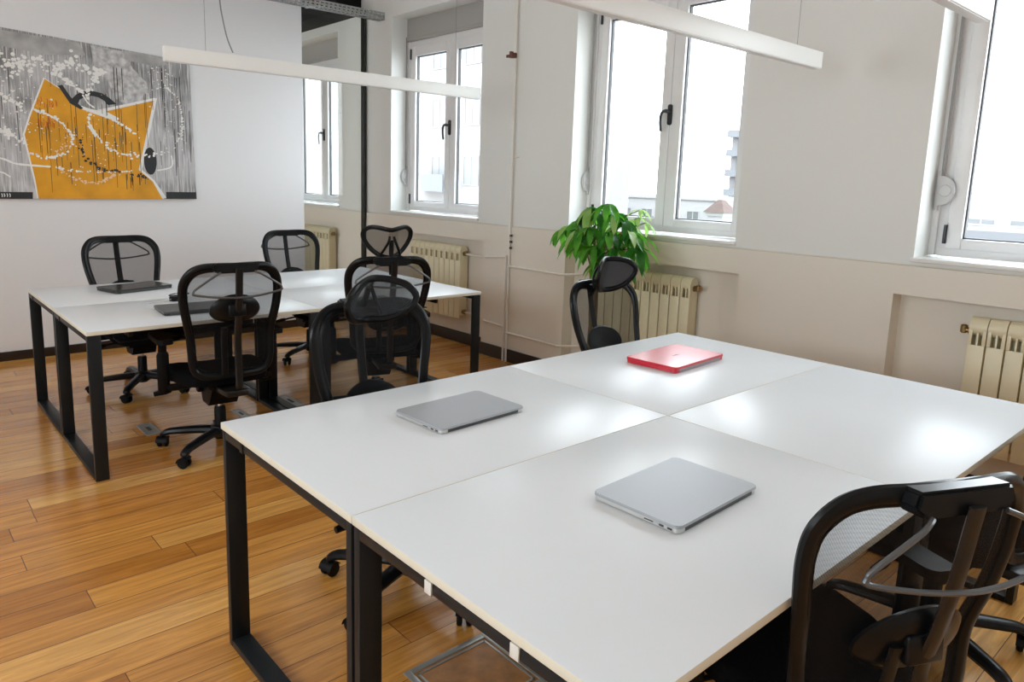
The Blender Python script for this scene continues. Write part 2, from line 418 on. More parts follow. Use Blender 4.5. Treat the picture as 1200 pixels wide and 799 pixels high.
# ------------------------------------------------------------------ windows
def make_window(i, x0, w, winder_on_frame=False):
    yf = W+.20
    b = bm_new()
    g = .03
    bx(b, x0, x0+g, yf-.015, yf+.07, ZS+.005, 2.79, .003)                      # shutter guides
    bx(b, x0+w-g, x0+w, yf-.015, yf+.07, ZS+.005, 2.79, .003)
    bx(b, x0+g, x0+w-g, yf, yf+.07, ZS+.005, ZS+.045, .003)
    bx(b, x0+g, x0+w-g, yf, yf+.07, 2.735, 2.79, .003)
    bx(b, x0+g, x0+g+.045, yf, yf+.07, ZS+.045, 2.735, .003)
    bx(b, x0+w-g-.045, x0+w-g, yf, yf+.07, ZS+.045, 2.735, .003)
    root = struct('window_%d' % i, b, M['pvc'])
    b = bm_new(); bx(b, x0, x0+w, yf-.02, yf+.07, 2.79, ZT, .004); bx(b, x0+.01, x0+w-.01, yf-.028, yf-.02, 2.80, 2.82, .002)
    obj('shutter_box', b, M['shutterbox'], root)
    b = bm_new(); bx(b, x0-.01, x0+w+.01, W-.022, yf+.03, ZS-.022, ZS, .004); obj('window_sill', b, M['sill'], root)
    zb, zt = ZS+.045, 2.735
    mid = x0+w*.515
    for a, c, la, lc in ((x0+g+.045, mid, .07, .072), (mid+.003, x0+w-g-.045, .085, .07)):
        b = bm_new(); d0, d1 = yf-.018, yf+.05
        bx(b, a, a+la, d0, d1, zb, zt, .006); bx(b, c-lc, c, d0, d1, zb, zt, .006)
        bx(b, a+la, c-lc, d0, d1, zb, zb+.052, .006); bx(b, a+la, c-lc, d0, d1, zt-.09, zt, .006)
        s = obj('sash_frame', b, M['pvc'], root)
        ga, gc, g0, g1 = a+la, c-lc, zb+.052, zt-.09
        b = bm_new(); t = .007
        for q in ((ga, ga+t, g0, g1), (gc-t, gc, g0, g1), (ga, gc, g0, g0+t), (ga, gc, g1-t, g1)):
            bx(b, q[0], q[1], yf+.004, yf+.03, q[2], q[3])
        obj('gasket', b, M['gasket'], s)
        b = bm_new(); bx(b, ga+.001, gc-.001, yf+.016, yf+.02, g0+.001, g1-.001); obj('glass_pane', b, M['pane'], s, smooth=0)
    # handle: backplate and bent lever
    b = bm_new(); hx = mid+.005; hz = 1.955
    add_prism(b, [(hx+p[0], hz+p[1]) for p in rrect(.032, .135, .014)], yf-.03, yf-.018, 'xz')
    add_lathe(b, [(.012, 0), (.012, .045)], (hx, yf-.073, hz+.02), 12, 'y')
    add_tube(b, catmull([(hx+.004, yf-.068, hz+.025), (hx-.03, yf-.072, hz+.012), (hx-.042, yf-.07, hz-.04), (hx-.036, yf-.066, hz-.11)], 6), .011, 8, r2=.008)
    obj('handle', b, M['darkmetal'], root)
    for z in (1.235, 2.62):
        b = bm_new(); add_lathe(b, [(.009, 0), (.009, .095)], (x0+g+.042, yf-.024, z), 10); obj('hinge', b, M['darkmetal'], root)
    # roller-shutter strap and its winder
    b = bm_new(); zc = 1.50
    prof = [(0, -.075)] + [(.065*math.sin(a)**.8 if math.sin(a) > 0 else 0, -.075*math.cos(a)) for a in [PI*k/14 for k in range(1, 14)]] + [(0, .075)]
    if winder_on_frame:
        wx = x0+.02
        add_prism(b, [(wx+.0+p[0]*1.15, zc+p[1]) for p in prof], yf-.05, yf-.028, 'xz')
        add_lathe(b, [(.03, 0), (.026, -.004)], (wx+.035, yf-.05, zc), 20, 'y')
        bx(b, wx-.008, wx+.006, yf-.045, yf-.02, zc-.10, zc+.10, .003)
        sx0, sx1, sy = x0+.022, x0+.036, yf-.03
    else:
        wy = yf-.02
        add_prism(b, [(wy-p[0], zc+p[1]) for p in prof], x0+.001, x0+.026, 'yz')
        add_lathe(b, [(.03, 0), (.026, .004)], (x0+.026, wy-.028, zc), 20, 'x')
        bx(b, x0+.001, x0+.02, wy-.006, wy+.006, zc-.10, zc+.10, .003)
        sx0, sx1, sy = x0+.008, x0+.022, wy-.016
    obj('strap_winder', b, M['greyplastic'], root)
    b = bm_new(); bx(b, sx0, sx1, sy-.001, sy+.001, zc+.06, 2.83); obj('shutter_strap', b, M['strap'], root)

for i, (x0, w) in enumerate(WIN): make_window((4, 1, 2, 3, 5)[i], x0, w, i == 3)

# ------------------------------------------------------------------ glass partition between the wall end and the window wall
t = thing('glass_partition', 'clear glass partition with black edge seal beside the white wall end', 'partition', (K-.05, 2.865, 0))
b = bm_new(); bx(b, -.006, .006, 2.508-2.865, W-.03-2.865, .02, 3.10); obj('glass_pane', b, M['partition_glass'], t, smooth=0)
b = bm_new(); bx(b, -.02, .045, W-.040-2.865, W-.016-2.865, .0, 3.12, .002); obj('post', b, M['blackseal'], t)
b = bm_new(); bx(b, -.02, .04, 2.508-2.865, W-.042-2.865, 3.10, 3.135, .002); obj('head_rail', b, M['blackseal'], t)
b = bm_new(); bx(b, -.02, .04, 2.508-2.865, W-.042-2.865, 0.0, .02, .002); obj('floor_rail', b, M['blackseal'], t)

# perforated cable tray under the ceiling
t = thing('cable_tray', 'perforated galvanised cable tray running along the top of the partition', 'cable tray', (-4.17, 0, 2.985))
b = bm_new(); y0, y1 = .4, W-.005
for x in (-.05, .05):
    for z in (0.0, .05): bx(b, x-.0015, x+.0015, y0, y1, z, z+.016)
for x in (-.05, -.004, .041): bx(b, x, x+.009, y0, y1, -.0015, .0015)
n = int((y1-y0)/.045)
for k in range(n+1):
    y = y0+(y1-y0-.018)*k/n
    for x in (-.05, .05): bx(b, x-.0015, x+.0015, y, y+.018, .016, .05)
    bx(b, -.05, .05, y, y+.018, -.0015, .0015)
obj('tray_channel', b, M['galv'], t, smooth=0)
for y in (1.2, 2.45):
    b = bm_new(); add_tube(b, [(0, y, .0), (0, y, CEIL-2.985)], .004, 8); bx(b, -.06, .06, y-.012, y+.012, -.006, -.002)
    obj('hanger_rod', b, M['galv'], t)

# loose cable hanging from the ceiling
b = bm_new()
add_tube(b, catmull([(-3.4, 1.36, CEIL), (-3.4, 1.335, 3.0), (-3.4, 1.345, 2.729), (-3.4, 1.362, 2.60), (-3.4, 1.392, 2.467), (-3.4, 1.432, 2.37)], 6), .005, 8)
tag(obj('ceiling_cable', b, M['wire']), 'loose grey cable end dangling from the ceiling right of the painting', 'cable')

# ------------------------------------------------------------------ radiators
def make_radiator(xl, label, n=10):
    t = thing('radiator', label, 'radiator', (xl, W, .25), 0, 'cream radiators in the window niches')
    p = .078; H = .66
    for k in range(n):
        b = bm_new(); x = k*p
        bx(b, x+.0035, x+p-.0035, -.012, -.004, .0, .525, .003)                          # front plate
        bx(b, x+p/2-.004, x+p/2+.004, -.004, .075, .03, .60, .001)
        bx(b, x+.002, x+p-.002, .068, .076, .02, .60, .002)
        bx(b, x+.004, x+.010, -.004, .07, .03, .60, .001); bx(b, x+p-.010, x+p-.004, -.004, .07, .03, .60, .001)
        # arched top hood
        prof = [(-.006, .585)] + [(.032+.044*math.cos(a), .600+.058*math.sin(a)) for a in [PI-PI*q/10 for q in range(0, 11)]] + [(.076, .585)]
        add_prism(b, prof, x+.002, x+p-.002, 'yz')
        bx(b, x+.002, x+.018, -.010, .0, .525, .60, .002); bx(b, x+p-.018, x+p-.002, -.010, .0, .525, .60, .002)
        add_lathe(b, [(.02, 0), (.02, p-.001)], (x, .032, .06), 12, 'x'); add_lathe(b, [(.02, 0), (.02, p-.001)], (x, .032, .585), 12, 'x')
        obj('section', b, M['rad'], t)
    for side, x, z in ((1, n*p, .585), (1, n*p, .06), (-1, 0, .585)):
        b = bm_new()
        add_lathe(b, [(.019, 0), (.019, .008*side), (.012, .010*side), (.012, .034*side)], (x, .032, z), 14, 'x')
        add_lathe(b, [(.011, -.016), (.016, -.010), (.016, .020), (.010, .026)], (x+.03*side, .032, z), 12, 'z')
        obj('valve', b, M['brass'], t)
    return t
make_radiator(-6.03, 'cream radiator in the other room, seen through the glass partition')
make_radiator(-3.645, 'cream radiator under the left window, behind the far desks')
make_radiator(-1.275, 'cream radiator under the middle window, beside the plant')
make_radiator(1.058, 'cream radiator under the right window, at the right picture edge')

# heating pipes
b = bm_new()
add_tube(b, [(-2.243, W-.033, 0), (-2.243, W-.033, .885)], .0095, 10); add_tube(b, [(-2.205, W-.033, 0), (-2.205, W-.033, CEIL)], .0095, 10)
hp = tag(obj('heating_pipe', b, M['pipe']), 'thin white heating pipes climbing the pier between left and middle windows', 'pipe')
for nm, za, zb, zc in (('upper', .835, .85, .872), ('lower', .31, .30, .29)):
    b = bm_new(); add_tube(b, [(-2.83, W+.03, za), (-2.52, W+.03, za), (-2.50, W-.033, zb), (-2.243, W-.033, zc)], .009, 10, up=Vector((0, 0, 1)))
    tag(obj('radiator_pipe', b, M['pipe']), nm+' thin white pipe joining the left radiator to the wall pipes', 'pipe')
for nm, z in (('upper', .80), ('lower', .245)):
    b = bm_new(); add_tube(b, [(-2.205, W-.033, z), (-1.63, W-.033, z), (-1.58, W+.02, z), (-1.30, W+.03, z+.05)], .009, 10, up=Vector((0, 0, 1)))
    tag(obj('radiator_pipe', b, M['pipe']), nm+' thin white pipe running from the wall pipes towards the middle radiator', 'pipe')
b = bm_new()
add_lathe(b, [(.012, -.02), (.016, -.012), (.016, .012), (.012, .02)], (-2.205, W-.038, 2.449), 12)
add_box(b, (-2.25, W-.05, 2.449), (.07, .02, .022), .004); add_box(b, (-2.215, W-.065, 2.452), (.022, .03, .05), .004)
add_lathe(b, [(.014, 0), (.014, .03)], (-2.20, W-.085, 2.44), 10, 'y')
obj('tap', b, M['rust'], hp, 'reddish brown tap on the pipe')
b = bm_new(); add_lathe(b, [(.013, -.012), (.013, .012)], (-2.205, W-.033, 1.675), 12); bx(b, -2.23, -2.15, W-.03, W-.001, 1.669, 1.681, .002)
obj('bracket', b, M['pipe'], hp)
for z in (1.05, 1.0, .95):
    b = bm_new(); add_lathe(b, [(.012, -.008), (.012, .008)], (-2.19, W-.03, z), 10); obj('pipe_clip', b, M['darkmetal'], hp)

# ------------------------------------------------------------------ desks
TABLE_H = .74
LEG_W, LEG_T = .060, .024
def make_desk(x0, y0, dx, dy, label, near):
    """one bench desk; x0,y0 its low corner, dx deep, dy long"""
    t = thing('bench_desk', label, 'desk', (x0+dx/2, y0+dy/2, 0), 0, 'white bench desks')
    g = .0015
    b = bm_new()
    add_box(b, (0, 0, TABLE_H-.010), (dx-2*g, dy-2*g, .020), .0012, 0)
    for f in b.faces:
        if abs(f.normal.z) < .5: f.material_index = 1
    obj('tabletop', b, [M['top'], M['edge']], t)
    ix = dx/2-.006; iy = dy/2-.004
    for sy in (-1, 1):
        ya, yb = sorted((sy*iy, sy*(iy-LEG_W)))
        for sx in (-1, 1):
            xa, xb = sorted((sx*ix, sx*(ix-LEG_T)))
            b = bm_new(); bx(b, xa, xb, ya, yb, .0, .716, .002); obj('leg', b, M['steel'], t)
        b = bm_new(); bx(b, -ix+LEG_T, ix-LEG_T, ya, yb, 0, LEG_T, .002); obj('foot_rail', b, M['steel'], t)
        b = bm_new(); bx(b, -ix+LEG_T, ix-LEG_T, ya, yb, .692, .716, .002); obj('top_rail', b, M['steel'], t)
        for x in (-dx*.30, dx*.06, dx*.34):
            b = bm_new(); add_lathe(b, [(.009, 0), (.009, .006)], (x, sy*(iy-LEG_W/2), .716-.0022), 10)
            obj('fixing_screw', b, M['darkmetal'], t)
        for x in ((-.10, .148) if x0 > .5 else (-dx*.18, dx*.28)) if near and sy < 0 and x0 > .5 else (-dx*.3,):
            yc = sy*(iy+.001); b = bm_new(); add_box(b, (x, yc, .704), (.022, .005, .027), .001)
            obj('edge_clip', b, M['clip' if x0 > .5 else 'steel'], t, 'small white clip on the dark top rail' if x0 > .5 else None)
    b = bm_new()
    for x in (-dx*.26, dx*.26): bx(b, x-.02, x+.02, -iy+LEG_W, iy-LEG_W, .690, .716, .002)
    obj('cross_beam', b, M['steel'], t)
    b = bm_new(); bx(b, -.06, .06, -dy*.32, dy*.32, .60, .604, .001); bx(b, -.06, -.056, -dy*.32, dy*.32, .604, .66, .001)
    for yy in (-dy*.3, dy*.3): bx(b, -dx*.26, dx*.26, yy-.01, yy+.01, .655, .690, .002)
    obj('cable_basket', b, M['steel'], t)
    return t
NL, ND = 1.187, .782
make_desk(0, 0, ND, NL, 'near white bench desk with the silver laptop beside two headrest chairs', True)
make_desk(0, NL, ND, NL, 'near white bench desk with the red laptop', True)
make_desk(ND, 0, ND, NL, 'nearest white bench desk with the large silver laptop at the bottom', True)
make_desk(ND, NL, ND, NL, 'near white bench desk without anything on it, by the right radiator', True)
FX, FY, FD, FL = -3.115, -.032, .77, 1.203
make_desk(FX, FY, FD, FL, 'far white bench desk with the black laptop, under the painting', False)
make_desk(FX, FY+FL, FD, FL, 'far white bench desk by the glass partition, nothing on it', False)
make_desk(FX+FD, FY, FD, FL, 'far white bench desk with the grey laptop and charger', False)
make_desk(FX+FD, FY+FL, FD, FL, 'far white bench desk in front of the left radiator', False)

# ------------------------------------------------------------------ office chairs
HALF = [(0, 1.012), (.09, 1.014), (.155, 1.010), (.200, .990), (.232, .945), (.240, .89), (.234, .82), (.219, .74), (.205, .67), (.200, .60), (.198, .54), (.188, .497), (.16, .468), (.11, .457), (0, .455)]
def backY(x, z): return -(.275 + .20*(z-.5)) + .046*(x/.24)**2 + .018*math.exp(-((z-.66)/.09)**2)
def half_at(z, pts):
    for (xa, za), (xb, zb) in zip(pts, pts[1:]):
        if zb <= z <= za: return xa+(xb-xa)*((za-z)/(za-zb) if za != zb else 0)
    return 0
_cache = {}
def cached(key, mk):
    if key not in _cache: _cache[key] = mk()
    return _cache[key]

def outline(half, Y, n=5):
    h = catmull([(x, 0, z) for x, z in half], n)
    right = [(p.x, p.z) for p in h]; left = [(-x, z) for x, z in reversed(right[1:-1])]
    return [Vector((x, Y(x, z), z)) for x, z in right+left]

def m_back_frame():
    b = bm_new(); pts = outline(HALF, backY, 5)
    add_tube(b, pts, .018, 10, True, r2=.013, up=Vector((0, 1, 0)))
    b2 = [Vector((p.x*.93, p.y+.004, .735+(p.z-.735)*.945)) for p in pts]
    add_tube(b, b2, .012, 8, True, r2=.006)
    return to_mesh('backrest_frame', b, M['plastic'])

def panel(half, Y, k=.94, zc=.735, nu=12, nz=26):
    b = bm_new()
    h = [(x, z) for x, z in [(p.x, p.z) for p in catmull([(x, 0, z) for x, z in half], 5)]]
    zt, zb = h[0][1], h[-1][1]; rows = []
    for i in range(nz+1):
        z = zt+(zb-zt)*(.5-.5*math.cos(PI*i/nz)); z = min(max(z, zb+.0005), zt-.0005); hw = max(half_at(z, h), .003)
        zz = zc+(z-zc)*k
        rows.append([b.verts.new((hw*k*u, Y(hw*k*u, zz), zz)) for u in [-1+2*j/nu for j in range(nu+1)]])
    for A, B in zip(rows, rows[1:]):
        for j in range(nu): b.faces.new((A[j], A[j+1], B[j+1], B[j]))
    return b

def m_seat():
    b = bm_new(); n = 28; prof = []
    rings = []
    def ring(s, z, inset):
        out = []
        for j in range(n):
            a = 2*PI*j/n; ca, sa = math.cos(a), math.sin(a)
            x = (.245-inset)*math.copysign(abs(ca)**.45, ca); y = .02+(.235-inset)*math.copysign(abs(sa)**.5, sa)
            x *= 1-.10*(-(y-.02)/.235 if y < .02 else 0)
            drop = .05*max(0, (y-.10)/.155)**2
            dish = .012*(1-(x/.245)**2)*(1 if s else 0)
            out.append(b.verts.new((x, y, z-drop-dish)))
        return out
    for s, z, ins in ((0, .405, .02), (0, .410, .004), (0, .440, 0), (1, .462, .006), (1, .474, .022), (1, .478, .06), (1, .474, .12)): rings.append(ring(s, z, ins))
    for A, B in zip(rings, rings[1:]):
        for j in range(n): b.faces.new((A[j], A[(j+1) % n], B[(j+1) % n], B[j]))
    b.faces.new(list(reversed(rings[0]))); b.faces.new(rings[-1])
    return to_mesh('seat', b, M['fabric'], 60)

def m_mech():
    b = bm_new()
    add_box(b, (0, -.01, .385), (.17, .26, .04), .01)
    add_prism(b, [(-.15, .385), (.12, .385), (.075, .31), (.05, .262), (-.06, .262), (-.10, .31)], -.075, .075, 'yz')
    add_lathe(b, [(.03, -.10), (.034, -.095), (.034, .095), (.03, .10)], (0, .06, .345), 16, 'x')
    return to_mesh('tilt_mechanism', b, M['plastic_soft'])
def m_lever(s):
    b = bm_new()
    add_tube(b, [(.05*s, .03, .365), (.20*s, .04, .352), (.25*s, .045, .345)], .007, 8)
    add_tube(b, [(.235*s, .043, .347), (.262*s, .046, .343), (.32*s, .05, .336)], .013, 8, r2=.016, up=Vector((0, 0, 1)), radii=[.7, 1.05, .8])
    return to_mesh('lever', b, M['plastic_soft'])
def m_lift():
    b = bm_new(); add_lathe(b, [(.030, .055), (.030, .225), (.027, .23), (.027, .235)], seg=16); add_lathe(b, [(.015, .235), (.015, .275)], seg=12, mi=1)
    return to_mesh('gas_lift', b, [M['plastic_soft'], M['chrome']])
def m_hub():
    b = bm_new(); add_lathe(b, [(.045, .066), (.056, .078), (.056, .112), (.046, .128), (.034, .132)], seg=20)
    return to_mesh('base_hub', b, M['plastic'])
def m_leg():
    b = bm_new()
    pts = catmull([(.03, 0, .102), (.12, 0, .100), (.21, 0, .094), (.275, 0, .087), (.306, 0, .074), (.312, 0, .062)], 5)
    n = len(pts); radii = [1.15-.45*i/(n-1) for i in range(n)]
    add_tube(b, pts, .028, 10, r2=.021, up=Vector((0, 0, 1)), radii=radii)
    return to_mesh('leg', b, M['plastic'])
def m_caster():
    b = bm_new()
    for s in (-1, 1):
        add_lathe(b, [(.014, s*.006), (.026, s*.008), (.0285, s*.013), (.0285, s*.021), (.024, s*.026), (.008, s*.027)], (0, 0, .0285), 18, 'y')
    hood = [(.031*math.cos(a), .0285+.031*math.sin(a)) for a in [PI*.02+PI*.78*q/10 for q in range(11)]]
    hood += [(.027*math.cos(a), .0285+.027*math.sin(a)) for a in [PI*.80-PI*.78*q/10 for q in range(11)]]
    add_prism(b, hood, -.030, .030, 'xz')
    add_lathe(b, [(.009, .03), (.009, .072)], (.0, 0, 0), 10)
    return to_mesh('caster', b, M['plastic_soft'])
def m_arm(s):
    b = bm_new()
    add_tube(b, catmull([(.12*s, -.04, .392), (.22*s, -.04, .385), (.272*s, -.035, .392), (.285*s, -.03, .425), (.285*s, -.03, .47)], 5), .020, 8, r2=.013, up=Vector((0, 1, 0)))
    add_tube(b, [(.285*s, -.03, .36), (.285*s, -.03, .375), (.285*s, -.03, .56), (.285*s, -.03, .575)], .030, 10, r2=.019, radii=[.7, 1, 1, .8])
    add_tube(b, [(.285*s, -.03, .57), (.285*s, -.03, .632)], .021, 10, r2=.012)
    return to_mesh('armrest', b, M['plastic_soft'])
def m_pad(s):
    b = bm_new()
    add_prism(b, [(.285*s+p[0], .0+p[1]) for p in rrect(.078, .25, .03)], .630, .655)
    return to_mesh('arm_pad', b, M['plastic_soft'])
def m_spine():
    b = bm_new(); zs = [.36, .40, .45, .55, .65, .75, .85, .95, 1.0]
    add_tube(b, catmull([(.006, backY(0, max(z, .5))-.052+(.06 if z < .38 else 0), z) for z in zs], 3), .019, 8, r2=.008)
    bx(b, -.06, .05, backY(0, .5)-.055, -.09, .352, .384, .006)
    return to_mesh('spine', b, M['spine'])
def m_slider():
    b = bm_new(); add_tube(b, [(-.058, backY(0, z)-.040, z) for z in (.47, .55, .63, .71)], .017, 8, r2=.007)
    return to_mesh('lumbar_slider', b, M['plastic'])
def m_clamp():
    b = bm_new()
    y = backY(0, 1.0)
    pr = [(-.112, 1.000), (-.102, 1.030), (.102, 1.030), (.112, 1.000), (.088, .980), (-.088, .980)]
    add_prism(b, pr, y-.040, y+.0135, 'xz')
    bmesh.ops.bevel(b, geom=[e for e in b.edges], offset=.006, segments=2, affect='EDGES')
    return to_mesh('top_clamp', b, M['plastic'])
def m_hanger():
    b = bm_new(); y = backY(0, 1)-.045
    pts = catmull([(-.082, y, .985), (-.118, y-.012, .968), (-.20, y-.006, .915), (-.213, y-.002, .898), (-.205, y-.004, .885), (-.10, y-.022, .868), (0, y-.03, .862),
                   (.10, y-.022, .868), (.205, y-.004, .885), (.213, y-.002, .898), (.20, y-.006, .915), (.118, y-.012, .968), (.082, y, .985)], 6)
    add_tube(b, pts, .0055, 8)
    return to_mesh('coat_hanger', b, M['hanger'])
def m_lumbar(z0, hx=.125, hz=.072):
    b = bm_new(); n = 28; rings = []
    for q, (k, d) in enumerate(((.0, -.040), (.55, -.038), (.85, -.032), (1, -.022), (1, -.014), (.9, -.009))):
        ring = []
        for j in range(n):
            a = 2*PI*j/n; x = hx*max(k, .02)*math.cos(a); z = z0+hz*max(k, .02)*math.sin(a)*(1+.12*math.sin(a))
            ring.append(b.verts.new((x, backY(x, z)+d, z)))
        rings.append(ring)
    for A, B in zip(rings, rings[1:]):
        for j in range(n): b.faces.new((A[j], A[(j+1) % n], B[(j+1) % n], B[j]))
    b.faces.new(list(reversed(rings[0]))); b.faces.new(rings[-1])
    add_box(b, (0, backY(0, z0)-.045, z0), (.085, .02, .06), .006)
    return to_mesh('lumbar_pad', b, M['plastic'], 50)

HH = [(0, .080), (.06, .082), (.105, .074), (.136, .046), (.140, .012), (.122, -.026), (.088, -.062), (.045, -.084), (0, -.090)]
def headY(x, z): return .82*(math.sqrt(x*x+.0012)-.0346) + .10*z*z/.08
def make_head(t, zc, yc, tilt, mat, swing=0.0):
    h = obj('headrest', cached('head_f', lambda: to_mesh('headrest', (lambda b: (add_tube(b, outline(HH, headY, 5), .014, 10, True, r2=.010), b)[1])(bm_new()), M['plastic'])), None, t)
    h.location = (0, yc, zc); h.rotation_euler = (tilt, 0, swing)
    obj('headrest_net', cached('head_n'+mat, lambda: to_mesh('headrest_net', panel(HH, headY, .96, -.005, 10, 14), M[mat])), None, h)
    def stem():
        b = bm_new()
        for s in (-1, 1):
            add_tube(b, catmull([(s*.062, -.002, -.078), (s*.045, -.03, -.03), (s*.02, -.035, .025), (s*.012, -.018, .05)], 5), .008, 8, r2=.006)
        add_tube(b, [(-.07, -.03, -.072), (.07, -.03, -.072)], .010, 8)
        add_tube(b, catmull([(0, -.075, -.16), (0, -.055, -.10), (0, -.035, -.04), (0, -.02, .03)], 5), .014, 8, r2=.007)
        return to_mesh('headrest_stem', b, M['plastic'])
    obj('headrest_stem', cached('head_s', stem), None, h)
    return h

CH_GROUP = 'black mesh office chairs around the desks'
def make_chair(x, y, deg, label, dz=0.0, base=0.0, head=None, hanger=True, lumbar=.64, arms=True, lean=0.0):
    t = thing('office_chair', label, 'chair', (x, y, 0), math.radians(deg), CH_GROUP)
    obj('seat', cached('seat', m_seat), None, t)
    mech = obj('tilt_mechanism', cached('mech', m_mech), None, t)
    for s in (-1, 1): obj('lever', cached('lever%d' % s, lambda: m_lever(s)), None, mech)
    obj('gas_lift', cached('lift', m_lift), None, t)
    obj('base_hub', cached('hub', m_hub), None, t)
    rnd = random.Random(int(1000*x)+17)
    for k in range(5):
        lg = obj('leg', cached('leg', m_leg), None, t); lg.rotation_euler = (0, 0, math.radians(base+72*k-deg))
        c = obj('caster', cached('caster', m_caster), None, lg); c.location = (.312, 0, 0); c.rotation_euler = (0, 0, rnd.uniform(-2.5, 2.5))
    def xf(o, p=(0, 0, 0)):      # lean of the whole back about its foot
        c, s_ = math.cos(lean), math.sin(lean); yy, zz = p[1]+.25, p[2]-.5
        o.location = (p[0], -.25+yy*c-zz*s_, .5+yy*s_+zz*c+dz); o.rotation_euler = (lean, 0, 0)
    lean = math.radians(lean)
    fr = obj('backrest_frame', cached('bf', m_back_frame), None, t); xf(fr)
    obj('backrest_net', cached('bn', lambda: to_mesh('backrest_net', panel(HALF, backY), M['net'])), None, fr)
    sp = obj('spine', cached('spine', m_spine), None, t); xf(sp); xf(obj('lumbar_slider', cached('slider', m_slider), None, sp)); sp.children[0].location = (0, 0, 0); sp.children[0].rotation_euler = (0, 0, 0)
    cl = obj('top_clamp', cached('clamp', m_clamp), None, t); xf(cl)
    lp = obj('lumbar_pad', cached('lum%.3f' % lumbar, lambda: m_lumbar(lumbar)), None, t); xf(lp)
    if hanger: o = obj('coat_hanger', cached('hang', m_hanger), None, t); xf(o)
    if arms:
        for s in (-1, 1):
            a = obj('armrest', cached('arm%d' % s, lambda: m_arm(s)), None, t)
            obj('arm_pad', cached('pad%d' % s, lambda: m_pad(s)), None, a)
    if head:
        hx, hy, hz, tilt, mat, swing = head
        h = make_head(t, 0, 0, 0, mat); xf(h, (hx, hy, hz)); h.rotation_euler = (lean+math.radians(tilt), 0, math.radians(swing))
    return t

make_chair(-1.692, .618, 86, 'black mesh chair with coat hanger rail, back to us, at the far grey laptop', .016, base=17, lumbar=.795, lean=-4.9)
make_chair(-3.061, .598, -88.4, 'black mesh chair against the white wall, facing us behind the black laptop', .004, base=38, lean=2.3)
make_chair(-3.251, 1.949, -90.3, 'black mesh chair without headrest behind the far desks, near the wall end', -.004, base=10, lean=.7)
make_chair(.086, .645, -92.5, 'black chair with large round mesh headrest at the near silver laptop', -.010, base=2, head=(.02, -.315, 1.055, -12, 'net_head', 0), hanger=False, lean=-5.7)
make_chair(-.010, 2.176, -92.7, 'black chair with grey headrest in front of the green plant', -.042, base=0, head=(0, -.32, 1.065, -10, 'leather', 0), hanger=False, lumbar=.70, lean=3.2)
make_chair(-1.70, 1.617, 71, 'black chair with small headrest, back to us, at the far desks', .016, base=20, head=(0, -.345, 1.10, 16, 'net', 0), hanger=True, lean=.8)
make_chair(1.436, .799, 64.8, 'closest black mesh chair with steel coat hanger rail, bottom right', -.052, base=30, lumbar=.70, lean=-4.0)
make_chair(1.43, 1.81, 85, 'black chair mostly out of frame behind the closest chair', 0, base=41, arms=False)

# ------------------------------------------------------------------ laptops
def make_laptop(cx, cy, deg, w, d, label, shell, side, slot, h=.016, ports=True, mark=None):
    """w along local x (depth of the machine), d along local y; hinge on +x"""
    t = thing('laptop', label, 'laptop', (cx, cy, TABLE_H), math.radians(deg), 'closed laptops on the desks')
    b = bm_new(); add_prism(b, rrect(w-.004, d-.004, .012), .0025, .0025+h*.55); obj('base', b, M[side], t)
    b = bm_new(); add_prism(b, rrect(w, d, .014), .0025+h*.60, h+.003)
    bmesh.ops.bevel(b, geom=[e for e in b.edges if abs(e.verts[0].co.z-e.verts[1].co.z) < 1e-6 and e.verts[0].co.z > h], offset=.0018, segments=2, affect='EDGES')
    lid = obj('lid', b, M[shell], t)
    b = bm_new(); bx(b, w/2-.012, w/2-.0012, -d*.42, d*.42, .003, .0025+h*.62); obj('hinge', b, M[slot], t)
    b = bm_new()
    for xx in (-w*.38, w*.38):
        for yy in (-d*.4, d*.4): add_lathe(b, [(.007, 0), (.007, .0027)], (xx, yy, 0), 10)
    obj('rubber_foot', b, M['gasket'], t)
    if ports:
        b = bm_new()
        for xx in (w*.40, w*.31): bx(b, xx-.006, xx+.006, -d/2+.0012, -d/2+.004, .005, .0095)
        bx(b, w*.12, w*.22, -d/2+.0012, -d/2+.004, .006, .0085)
        obj('port', b, M['alu_dark'], t)
    if mark:
        b = bm_new()
        for k in range(4):
            yy = -.018+.012*k; add_box(b, (.0, yy, h+.0034), (.009, .0085, .0006), .0002)
        obj('lid_mark', b, M['mark'], lid)
    return t
make_laptop(.366, .645, 2.5, .232, .356, 'closed silver laptop on the near left desk', 'alu', 'alu_side', 'alu_dark')
make_laptop(1.168, .682, 1.8, .240, .352, 'closed silver laptop on the nearest desk, bottom centre', 'alu', 'alu_side', 'alu_dark', .017)
make_laptop(.355, 1.842, 3.5, .245, .392, 'closed glossy red laptop in front of the plant', 'red_lap', 'red_lap', 'red_slot', .024, False, True)
make_laptop(-2.79, .507, 16, .235, .375, 'closed black laptop at the far left, near the white wall', 'black_lap', 'black_lap', 'alu_dark', .022, False)
make_laptop(-1.885, .565, -4, .245, .36, 'closed dark grey laptop behind the chair back on the far desks', 'grey_lap', 'black_lap', 'alu_dark', .02)
t = thing('charger', 'small black charger with thin pale cable beside the dark grey laptop', 'charger', (-2.245, .60, TABLE_H), .3)
b = bm_new(); add_prism(b, rrect(.06, .10, .018), 0, .028); bmesh.ops.bevel(b, geom=[e for e in b.edges if e.verts[0].co.z > .02 and e.verts[1].co.z > .02], offset=.006, segments=2, affect='EDGES')
obj('charger_body', b, M['plastic'], t)
b = bm_new(); add_tube(b, catmull([(.0, -.05, .012), (-.01, -.12, .004), (-.0, -.20, .004), (.09, -.25, .003), (.17, -.27, .006), (.20, -.23, .010), (.215, -.19, .010)], 6), .0022, 6); obj('cable', b, M['clip'], t, 'thin pale cable')
